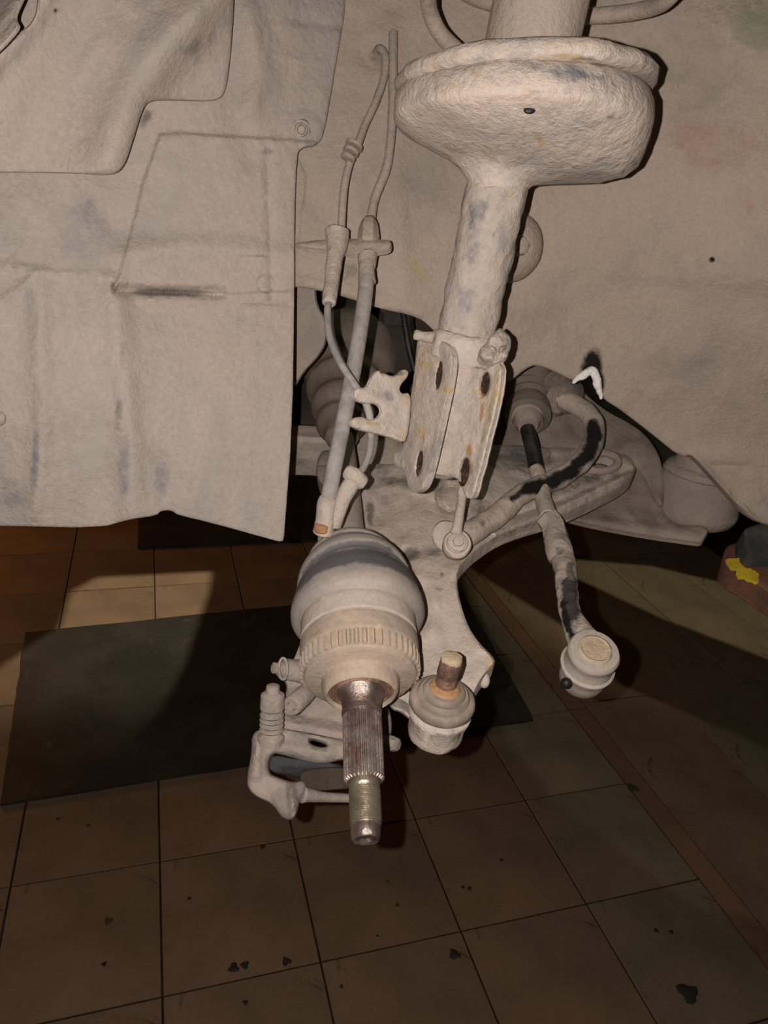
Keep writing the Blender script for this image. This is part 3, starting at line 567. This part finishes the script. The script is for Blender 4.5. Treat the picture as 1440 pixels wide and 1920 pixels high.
hc = W(1114, 1222, .575); ha = (W(1114, 1222, .575) - W(1084, 1284, .590)).normalized(); ha = (ha + (CAMP - hc).normalized() * .55).normalized()
k_ = .92
jh = obj('joint_housing', lathe(hc, ha, [(s * k_, q * k_) for s, q in [(-.034, .0185), (-.028, .0205), (-.024, .0215), (-.0225, .0235), (-.020, .0238), (-.0185, .0215), (-.012, .0205), (-.007, .0205), (-.004, .0222), (.000, .0222), (.0025, .0205), (.0028, .0180)]], 44, amp=.0004), 'shaft', tie)
obj('cap_disc', lathe(hc, ha, [(s * k_, q * k_) for s, q in [(.0015, .0182), (.0015, .0168), (.0022, .0150), (.0042, .0142), (.0050, .0128), (.0044, .0116), (.0040, .0112), (.0041, .0100), (.0042, .0020)]], 44), 'claytop', jh, label='tan sealing cap')
obj('joint_boot', lathe(hc, -ha, [(s * k_, q * k_) for s, q in [(.031, .0180), (.035, .0205), (.042, .020), (.048, .0165), (.052, .011), (.056, .0095)]], 36), 'bellows', jh, label='dark rubber boot below the housing')
obj('grease_drop', ball(W(1062, 1281, .575), .0045, sub=3), 'black', tie)

# ============================================================ brake caliper hanging below
cal = empty('brake_caliper', W(560, 1540, .64), 'dusty iron brake caliper hanging loose behind the axle stub', 'brake caliper')
def cz(z): return zplane((450, 1300, z), (700, 1300, z + .01), (560, 1540, z - .03))
obj('caliper_body', sheet([(508, 1243), (560, 1236), (600, 1270), (700, 1300), (735, 1330), (735, 1400), (640, 1390), (560, 1378), (520, 1366), (515, 1330), (545, 1290)], cz(.655), .03, 6, [('line', [(540, 1345), (640, 1364), (700, 1370)], .006, 6), ('line', [(545, 1300), (590, 1290)], .006, 9)], (.006, 9), amp=.002), 'caliper', cal)
# mounting bracket: open frame round the pad window
brk = sheet([(506, 1363), (560, 1370), (640, 1386), (668, 1396), (668, 1424), (640, 1424), (612, 1432), (580, 1430), (534, 1416), (506, 1410), (500, 1450), (520, 1458), (548, 1468), (568, 1462), (576, 1478), (562, 1500), (556, 1530), (545, 1540), (526, 1532), (512, 1508), (482, 1496), (466, 1482), (462, 1462), (472, 1410), (472, 1372)],
    cz(.635), .022, 5, [('line', [(484, 1395), (480, 1455)], .005, 10), ('line', [(520, 1395), (560, 1405), (620, 1412)], .004, 12), ('line', [(545, 1478), (552, 1530)], .006, 8)], (.006, 9), amp=.0016, holes=[[(582, 1386), (600, 1390), (618, 1398), (606, 1402), (588, 1398), (578, 1391)]])
obj('mounting_bracket', brk, 'caliper', cal)
obj('bracket_arm', tube([(568, 1490, .62), (600, 1494, .63), (640, 1496, .64), (680, 1497, .65)], [.007, .0046, .0040, .0042], 4, 10, amp=.0006), 'caliper', cal)
obj('brake_pad', sheet([(502, 1412), (560, 1424), (650, 1432), (650, 1462), (600, 1462), (560, 1458), (500, 1448)], cz(.668), .012, 7, [('line', [(530, 1445), (650, 1448)], .003, 6)], (.002, 5)), 'pad', cal, label='dark blue-grey brake pad')
obj('pad_backing', sheet([(560, 1446), (600, 1438), (668, 1440), (668, 1478), (640, 1480), (590, 1484), (566, 1476)], cz(.652), .008, 7, (), (.002, 5), amp=.001), 'dark', cal)
sp0 = W(508, 1392, .625); sp1 = W(512, 1284, .615); sa = sp1 - sp0; SL = sa.length
pr = [(0, .0125), (.006, .0125), (.008, .0095)]
for k in range(4): pr += [(.010 + k * .0045, .0085), (.0122 + k * .0045, .0112)]
pr += [(.030, .009), (.032, .0112), (.044, .0108), (.046, .008), (.0465, .0065), (.052, .006), (.053, .004)]
sc_k = SL / .053
obj('slide_pin_boot', lathe(sp0, sa, [(s * sc_k, q * .92) for s, q in pr], 26), 'caliper', cal)
g0 = W(546, 1325, .62); ga = W(585, 1290, .635) - W(546, 1325, .605)
obj('guide_sleeve', lathe(g0, ga, [(.003, .0035), (.0, .0042), (-.0, .0075), (.002, .0088), (.02, .0088), (.03, .008), (.045, .007)], 24), 'caliper', cal)
obj('bleed_nipple', lathe(W(512, 1252, .625), W(560, 1258, .64) - W(512, 1252, .625), [(0, .003), (.0005, .0048), (.006, .0048), (.0062, .0065), (.009, .0065), (.0095, .009), (.024, .0098), (.04, .012)], 20), 'caliper', cal)
obj('clip_ring', tube([(531 + 8 * math.cos(t), 1254 + 20 * math.sin(t), .618) for t in [2 * math.pi * k / 14 for k in range(15)]], .0012, 3, 8), 'caliper', cal)
obj('pin_end', lathe(W(746, 1396, .64), W(720, 1392, .65) - W(746, 1396, .64), [(0, .003), (.0006, .0055), (.005, .0068), (.02, .007)], 8), 'caliper', cal)

# ============================================================ drive shaft
ds = empty('drive_shaft', W(687, 1578, .452), 'drive shaft with ribbed boot, toothed ring and bare splined axle stub pointing down', 'drive shaft')
F0 = W(677, 1303, .523); dout = (W(687, 1577, .4535) - F0); LO = dout.length; dout.normalize(); din = -dout
print('stub length', LO)
kk = LO / .105
def P_(l): return [(s * kk, q) for s, q in l]
obj('joint_housing', lathe(F0, din, [(.009, .0150), (.0045, .0205), (.0035, .0228), (.0000, .0235), (-.0006, .0242), (.0002, .0255), (.002, .0268), (.006, .0276), (.0105, .0283), (.0115, .030), (.0118, .0375), (.0135, .0405), (.0165, .0415)], 64, amp=.0003), 'tan', ds)
nt_ = 48
rb = bmesh.new(); seg = nt_ * 4
def tm_(i, k, a): return 1.0 if (k % 4) in (0, 1) else (.957 if i in (1, 2, 3) else .985)
lathe(F0, din, [(.0150, .0400), (.0160, .0438), (.020, .0443), (.0275, .0443), (.0285, .0405)], seg, mod=tm_, bm=rb)
obj('toothed_ring', rb, 'tan', ds, sharp=25)
obj('housing_band', lathe(F0, din, [(.0275, .041), (.029, .0435), (.031, .0442), (.040, .0446), (.0425, .0443), (.0432, .0428), (.0445, .0420), (.047, .0425)], 72, amp=.0004), 'tan', ds, stain_fn=lambda c: (.23, .165, .12, max(0, 1 - abs((c - F0).dot(din) - .034) / .008) * .8))
obj('boot_clamp', lathe(F0, din, [(.0455, .0428), (.0465, .0440), (.056, .0442), (.062, .0445), (.064, .043)], 72, amp=.0003), 'shaft', ds, label='pale dusty clamp band')
# articulated ribbed boot
b0 = F0 + din * .060; b1 = W(656, 1034, .655); d1 = (W(645, 850, .84) - b1).normalized(); Lb = (b1 - b0).length
def bez(u_):
    p1_, p2_ = b0 + din * Lb * .33, b1 - d1 * Lb * .33; v_ = 1 - u_
    return b0 * v_ ** 3 + p1_ * 3 * v_ * v_ * u_ + p2_ * 3 * v_ * u_ * u_ + b1 * u_ ** 3
tab = [(0, .0445), (.03, .0500), (.07, .0520), (.12, .0520), (.19, .0508), (.26, .0490), (.315, .0476), (.335, .0425), (.385, .0420), (.41, .0466), (.46, .0470), (.52, .0450), (.575, .0420), (.595, .0365), (.645, .0358), (.67, .0398), (.72, .0392), (.79, .0345), (.81, .0288), (.845, .0284), (.865, .0305), (.90, .0280), (.94, .0225), (.965, .0180), (1, .0165)]
us = np.linspace(0, 1, 120); rr = np.interp(us, [a for a, _ in tab], [b_ for _, b_ in tab])
rr = np.convolve(np.r_[rr[:1], rr[:1], rr, rr[-1:], rr[-1:]], [.08, .2, .44, .2, .08], 'valid')
cs = [bez(t) for t in us]; ns = [(cs[min(i + 1, 119)] - cs[max(i - 1, 0)]).normalized() for i in range(120)]
bb = bmesh.new(); rings(bb, cs, ns, list(rr), 72); rough(bb, .0004, 60)
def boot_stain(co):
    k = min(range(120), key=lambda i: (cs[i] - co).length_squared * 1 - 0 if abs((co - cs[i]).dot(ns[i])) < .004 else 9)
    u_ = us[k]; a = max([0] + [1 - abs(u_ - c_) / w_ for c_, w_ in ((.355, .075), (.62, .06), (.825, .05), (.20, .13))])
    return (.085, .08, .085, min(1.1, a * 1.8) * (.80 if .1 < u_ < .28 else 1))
obj('rubber_boot', bb, 'rubber', ds, label='large ribbed dark rubber boot', stain_fn=boot_stain)
obj('shaft_bar', tube([tuple(b1 - d1 * .012) and (656, 1040, .65), (652, 960, .715), (648, 900, .775), (645, 850, .84), (642, 815, .875)], [.0145, .0143, .0140, .0135, .0130], 4, 24, amp=.0003), 'shaft', ds)
# inner boot
path = [(641, 822, .875), (641, 808, .885), (640, 796, .895), (641, 782, .905), (643, 768, .915), (645, 752, .93), (648, 736, .945), (650, 718, .96), (652, 700, .975), (655, 682, .99), (658, 664, 1.005), (660, 650, 1.02)]
obj('inner_boot', tube(path, [.020, .0225, .031, .029, .040, .037, .051, .048, .060, .065, .066, .058], 5, 48), 'bellows', ds, label='dark inner boot behind the hoses')
obj('inner_joint', lathe(W(660, 655, 1.01), W(668, 600, 1.08) - W(656, 680, .99), [(0, .060), (.01, .0635), (.03, .0635), (.032, .058), (.05, .056)], 48, amp=.001), 'dark', ds)
# stub
obj('seal_recess', lathe(F0, dout, [(-.0036, .0232), (-.0022, .0228), (-.0016, .0212), (-.0030, .0205), (-.0028, .0190), (-.0010, .0182), (-.0012, .0165)], 48, amp=.0003), 'steelrust', ds, label='reddish rusty seal face')
obj('shoulder', lathe(F0, dout, [(s * kk, q) for s, q in [(-.006, .0185), (-.001, .0174), (.0035, .0152), (.009, .0138), (.0125, .0135), (.0132, .0141), (.0155, .0141), (.016, .0128), (.018, .0126)]], 48, amp=.0002), 'steel', ds)
nsp = 30
def sp(i, k, a): return (1.0, .99, .895, .90)[k % 4] if 0 < i < 5 else (.96, .96, .90, .90)[k % 4]
obj('spline', lathe(F0, dout, [(s * kk, q) for s, q in [(.0165, .0126), (.0180, .0136), (.030, .0136), (.050, .0135), (.0645, .0134), (.0660, .0122)]], nsp * 4, mod=sp), 'steel', ds, sharp=20)
th = [(.0655, .0094), (.0660, .0101), (.0705, .0101), (.0712, .0092)]
for k in range(15): th += [(.0715 + k * .00145, .0094), (.0722 + k * .00145, .0103)]
th += [(.0936, .0092), (.0945, .0100), (.0952, .0100), (.0958, .0090)]
obj('thread', lathe(F0, dout, P_(th), 36), 'thread', ds, sharp=60)
obj('stub_end', lathe(F0, dout, P_([(.0955, .0091), (.0965, .0095), (.1010, .0094), (.1035, .0090), (.1045, .0080), (.1040, .0045), (.1025, .003)]), 30, mod=lambda i, k, a: 1 + (.06 * math.sin(a * 3 + 1) if i > 1 else 0), amp=.0005, sc_=350), 'steel', ds, label='worn staked tip of the stub')

# ============================================================ strut
st = empty('strut', W(835, 935, .61), 'dusty suspension strut with a wide pressed spring seat and slotted bracket', 'suspension strut')
Q0 = W(933, 345, .556); Q1 = W(868, 655, .592); ax = (Q0 - Q1).normalized()
SLN = (Q0 - Q1).length
LR = (W(1215, 195, .54) - W(740, 180, .535)); LR = (LR - ax * LR.dot(ax)).normalized(); DP = ax.cross(LR)
if DP.dot(FWD) < 0: DP = -DP
def onax(px, py, dz=0): return W(px, py, dz)
def zat(y): return .556 - (345 - y) / 310 * .034 * .75
def loft(pairs, seg=72, dflat=1.0, cap=True, bm=None, rag=0.0):
    bm = bm or bmesh.new(); rows = []
    for (lx, ly, rx, ry, z, *df) in pairs:
        dfl = df[0] if df else dflat
        L_, R_ = W(lx, ly, z), W(rx, ry, z); c = (L_ + R_) / 2; h = (R_ - L_) / 2; q = h.length
        n = h.cross(DP).normalized(); dp = DP - h.normalized() * DP.dot(h.normalized()); dp.normalize()
        rows.append([bm.verts.new(c + h * math.cos(a) + dp * (q * dfl * math.sin(a)) + ax * (rag * noise.noise(Vector((math.cos(a) * 3, math.sin(a) * 3, ly * .03))))) for a in [2 * math.pi * k / seg for k in range(seg)]])
    for A, B in zip(rows, rows[1:]):
        for k in range(seg): bm.faces.new((A[k], A[(k + 1) % seg], B[(k + 1) % seg], B[k]))
    if cap: bm.faces.new(rows[0]); bm.faces.new(rows[-1])
    return bm
def tz(l): return [tuple(p) for p in l]
# tube
tb = tube([Q1 - ax * .10, Q1 - ax * .06, Q1 - ax * .02, Q1, Q1 + ax * SLN * .25, Q1 + ax * SLN * .5, Q1 + ax * SLN * .75, Q0 - ax * .004, Q0 + ax * .02], [.0205, .0205, .0215, .0225, .0228, .0232, .0235, .0238, .0238], 8, 56, amp=.0015, sc_=75); rough(tb, .0006, 260)
obj('strut_tube', tb, 'strut', st, stains=[(892, 430, 20, 85, 12, BLU, .62), (878, 560, 14, 60, 10, BLU, .5), (926, 440, 5, 16, 30, DRK, .7), (850, 520, 5, 90, 12, DRK, .4)])
zs = .540
seatp = [(876, 360, 989, 356, .5565, 1), (872, 338, 998, 348, .555, .94), (860, 317, 1026, 345, .553, .74), (838, 299, 1078, 342, .550, .58), (812, 283, 1128, 339, .546, .54), (786, 267, 1168, 333, .543, .58), (762, 251, 1192, 316, .541, .68), (748, 240, 1205, 292, .539, .80), (741, 230, 1211, 268, .538, .92), (739, 224, 1213, 254, .537, .98), (738, 219, 1214, 245, .537, 1.0), (738, 210, 1214, 232, .537, 1.01), (739, 190, 1213, 208, .536, 1.0), (742, 181, 1207, 192, .536, 1.0), (746, 174, 1200, 183, .535, 1.0), (752, 170, 1190, 178, .535, 1.0)]
sb = loft(seatp); rough(sb, .0020, 26); rough(sb, .0011, 90)
from mathutils.bvhtree import BVHTree
sb.normal_update(); hit_ = BVHTree.FromBMesh(sb).ray_cast(CAMP, W(993, 206, 1) - CAMP)[0]
obj('spring_seat', sb, 'seat', st, stains=[(1050, 135, 120, 20, 8, BLU, .75), (860, 152, 70, 9, -4, BLU, .6), (1192, 290, 8, 34, 20, DRK, .7), (1152, 216, 26, 7, 0, DRK, .7), (1000, 168, 90, 6, 5, DRK, .5), (980, 115, 90, 16, 4, PAL, .6), (870, 320, 12, 20, 0, DRK, .4), (800, 215, 30, 20, 0, DRK, .35)])
lip = loft([(760, 176, 1196, 178, .535), (748, 172, 1214, 176, .535), (741, 164, 1222, 168, .5345), (740, 154, 1224, 156, .534), (745, 145, 1218, 144, .5335), (756, 140, 1204, 138, .533), (790, 142, 1170, 142, .533), (810, 156, 1150, 158, .534)]); rough(lip, .0014, 45)
obj('seat_rim', lip, 'seat', st, stains=[(1056, 106, 30, 10, 8, YEL, .95), (1110, 118, 26, 7, 25, RST, .7), (1128, 122, 40, 6, 22, DRK, .85), (1188, 152, 34, 7, 14, DRK, .8), (830, 120, 50, 8, -20, DRK, .35)])
obj('drain_hole', ball(hit_, .0032, scale=(1.2, .8, .5)), 'black', st)
bc = (W(740, 155, .534) + W(1224, 156, .534)) / 2
obj('dust_tube', lathe(bc - ax * .02, ax, [(0, .0335), (.05, .0335), (.12, .034), (.17, .034)], 40, amp=.0004, sc_=30), 'body', st)
# collar where bracket wraps tube, with mud clump
cl = lathe(Q1 + ax * .002, ax, [(-.012, .0265), (-.009, .0285), (.004, .0280), (.008, .0262), (.010, .0235)], 44, amp=.0018, sc_=90)
obj('bracket_collar', cl, 'bracket', st)
obj('mud_clump', sheet([(898, 672), (900, 655), (915, 640), (925, 622), (936, 616), (948, 620), (957, 632), (960, 650), (955, 662), (952, 676), (938, 682), (915, 680)], zplane((900, 650, .560), (955, 630, .568), (930, 680, .560)), .014, 4, [('bump', (932, 642), 20, .006), ('bump', (918, 664), 16, .004), ('bump', (948, 660), 14, .004)], (.005, 9), amp=.004, asc=90, wob=4), 'mud', st, label='clump of dried mud on the collar')
obj('collar_ear', tube([(778, 627, .575), (792, 630, .575), (812, 634, .572)], [.0042, .0040, .0045], 3, 10, amp=.0008), 'mud', st)
zl = zplane((788, 650, .597), (850, 665, .556), (800, 915, .582)); zr = zplane((850, 680, .605), (940, 680, .560), (885, 935, .588))
lf = sheet([(782, 640), (784, 634), (792, 632), (815, 634), (838, 642), (850, 660), (849, 700), (830, 790), (812, 870), (802, 905), (792, 920), (776, 926), (766, 918), (762, 895), (758, 882), (742, 876), (733, 862), (738, 848), (750, 846), (756, 838), (762, 790), (776, 710)], zl, .0045, 5,
    [('line', [(846, 670), (842, 720), (806, 880)], .0015, 7)], (.0022, 5), amp=.0011, asc=110, holes=[ell(822, 704, 7, 28, 8), ell(786, 869, 6.5, 26, 8)])
obj('left_flange', lf, 'bracket', st, stains=[(836, 800, 5, 90, 12, YEL, .35)])
rf = sheet([(806, 645), (860, 650), (910, 660), (934, 674), (943, 692), (938, 740), (918, 820), (898, 900), (890, 930), (881, 938), (870, 928), (862, 900), (845, 893), (830, 895), (812, 890), (800, 890), (796, 860), (800, 700)], zr, .0045, 5,
    [('line', [(938, 695), (925, 770), (888, 920)], .003, 7)], (.0022, 5), amp=.0018, asc=90, holes=[ell(909, 720, 9, 24, 8), ell(871, 885, 9, 28, 8)], wob=1.2)
obj('right_flange', rf, 'bracket', st, stains=[(912, 800, 7, 80, 14, YEL, .7), (934, 700, 6, 30, 0, YEL, .7), (903, 775, 4, 28, 6, RST, .8), (880, 845, 6, 14, 0, RST, .85), (875, 885, 14, 36, 8, RST, .6), (909, 722, 14, 34, 8, RST, .65)])
for (x, y, a_, b_, zf) in ((822, 704, 9, 30, zl), (786, 869, 8.5, 28, zl), (909, 720, 10, 25, zr), (871, 885, 11, 30, zr)):
    z_ = float(zf(np.array([[x, y]], float))[0])
    f2 = (lambda zf: (lambda Q: zf(Q) + .0040))(zf)
    obj('slot', sheet(ell(x, y, a_, b_, 8), f2, .002, 4, (), (.0003, 3), amp=.0018, asc=300), 'rusthole', st, label='dark rusty bolt slot')
hb = [(707, 692), (718, 699), (735, 706), (747, 701), (753, 693), (763, 693), (767, 700), (761, 711), (751, 721), (748, 732), (755, 740), (767, 734), (772, 760), (762, 830), (750, 828), (735, 821), (707, 813), (680, 808), (662, 801), (657, 792), (663, 783), (678, 781), (693, 788), (706, 785), (715, 776), (715, 764), (705, 756), (687, 757), (670, 753), (663, 743), (664, 732), (672, 727), (688, 727), (694, 712)]
obj('hose_bracket', sheet(hb, zplane((765, 700, .588), (765, 820, .588), (660, 780, .556)), .003, 5, [('line', [(672, 734), (700, 742), (735, 770)], .0015, 8), ('line', [(668, 792), (700, 800), (735, 800)], .0015, 7)], (.0018, 5), amp=.001, asc=120), 'bracket', st, stains=[(728, 742, 16, 12, 0, BLU, .7), (686, 738, 16, 4, 0, YEL, .7), (700, 795, 18, 4, 5, YEL, .8), (745, 700, 22, 7, 0, DRK, .9), (718, 696, 8, 6, 0, BLK, .9), (762, 745, 5, 20, 0, YEL, .7)], label='forked hose bracket with two open slots')

# coil spring end above the seat
sprg = tube([(905, 150, .60), (862, 100, .595), (828, 66, .58), (806, 20, .56), (808, -30, .53), (850, -100, .49), (1000, -140, .46), (1180, -110, .48), (1268, -50, .52), (1250, 0, .55), (1190, 22, .585), (1090, 30, .61), (980, 20, .62), (880, -10, .60), (830, -60, .57)], .0062, 8, 14, amp=.0003)
obj('coil_spring', sprg, 'body', label='dusty coil spring curving above the spring seat at the top edge', cat='coil spring')

# ============================================================ hoses
bh = empty('brake_hose', W(612, 990, .62), 'thick grey brake hose running straight down beside the strut', 'brake hose')
obj('metal_pipe', tube([(737, 60, .664), (737, 150, .667), (735, 230, .668), (726, 310, .672), (702, 375, .672), (694, 428, .664)], .0042, 6, 12, amp=.0003), 'body', bh)
obj('pipe_nut', tube([(692, 412, .655), (691, 430, .65), (690, 452, .648)], [.006, .0085, .0095], 2, 6, amp=.0012), 'body', bh)
obj('mounting_clip', sheet([(548, 455), (600, 450), (640, 447), (730, 449), (735, 456), (731, 470), (700, 474), (664, 478), (625, 470), (560, 463)], zplane((550, 455, .658), (735, 455, .640), (650, 480, .640)), .004, 5, [('line', [(555, 459), (725, 456)], .002, 6)], (.002, 5), amp=.0008), 'body', bh)
obj('hose_collar', tube([(689, 478, .642), (689, 495, .64), (688, 500, .638), (688, 528, .635)], [.0088, .0078, .0066, .0078], 3, 16, amp=.0008), 'body', bh)
obj('hose', tube([(688, 520, .635), (682, 575, .625), (667, 670, .612), (648, 770, .60), (630, 860, .60), (614, 945, .605)], .0066, 6, 16), 'hose', bh)
obj('hose_end', tube([(616, 935, .603), (612, 950, .604), (610, 975, .606), (607, 998, .61)], [.0078, .0082, .0082, .0090], 3, 14, amp=.0006), 'mud', bh)
obj('rust_collar', tube([(603, 985, .602), (602, 996, .603)], [.0060, .0056], 2, 14, amp=.0006), 'rust', bh)
obj('lower_pipe', tube([(612, 990, .615), (610, 1040, .64), (606, 1110, .655), (580, 1200, .66), (556, 1260, .655)], .0070, 5, 14), 'mud', bh)
wc = empty('sensor_cable', W(612, 985, .62), 'thin grey wheel sensor cable looping through the forked hose bracket', 'cable')
obj('cable', tube([(704, 100, .676), (712, 91, .667), (722, 105, .664), (721, 140, .663), (705, 190, .663), (684, 235, .663), (672, 268, .660), (656, 305, .660), (645, 355, .656), (640, 428, .652)], [.0035] + [.0036] * 9, 6, 12), 'body', wc)
for i, (x, y) in enumerate(((668, 273), (662, 284), (657, 296))):
    a_ = (W(672, 262, .655) - W(650, 310, .655))
    obj('grommet', lathe(W(x - 4, y, .655), a_, [(-.0018, .005), (-.0016, .0082 - i * .0008), (.0016, .0082 - i * .0008), (.0018, .005)], 18, amp=.0004), 'body', wc)
obj('cable_nut', lathe(W(632, 437, .642), W(632, 425, .642) - W(631, 450, .641), [(-.006, .009), (-.003, .0105), (.002, .0105), (.004, .008), (.005, .004)], 20, amp=.0012), 'mud', wc)
obj('cable_sleeve', tube([(633, 446, .638), (631, 466, .634), (628, 480, .630), (623, 520, .622), (617, 568, .61)], [.0100, .0088, .0072, .0066, .0058], 3, 16, amp=.0005), 'mud', wc)
obj('loop', tube([(616, 566, .61), (614, 590, .602), (618, 630, .592), (636, 676, .580), (664, 720, .572), (686, 756, .572), (695, 795, .576), (694, 840, .588), (684, 872, .600), (670, 892, .607)], .0030, 7, 12), 'hose', wc)
obj('cable_clip', tube([(650, 884, .602), (666, 893, .602), (682, 906, .604)], [.0062, .0072, .0060], 3, 12, amp=.0008), 'mud', wc)
obj('lower_sleeve', tube([(664, 898, .604), (648, 925, .605), (634, 960, .606), (626, 985, .61)], [.0070, .0070, .0062, .0062], 4, 14, amp=.0006), 'mud', wc)
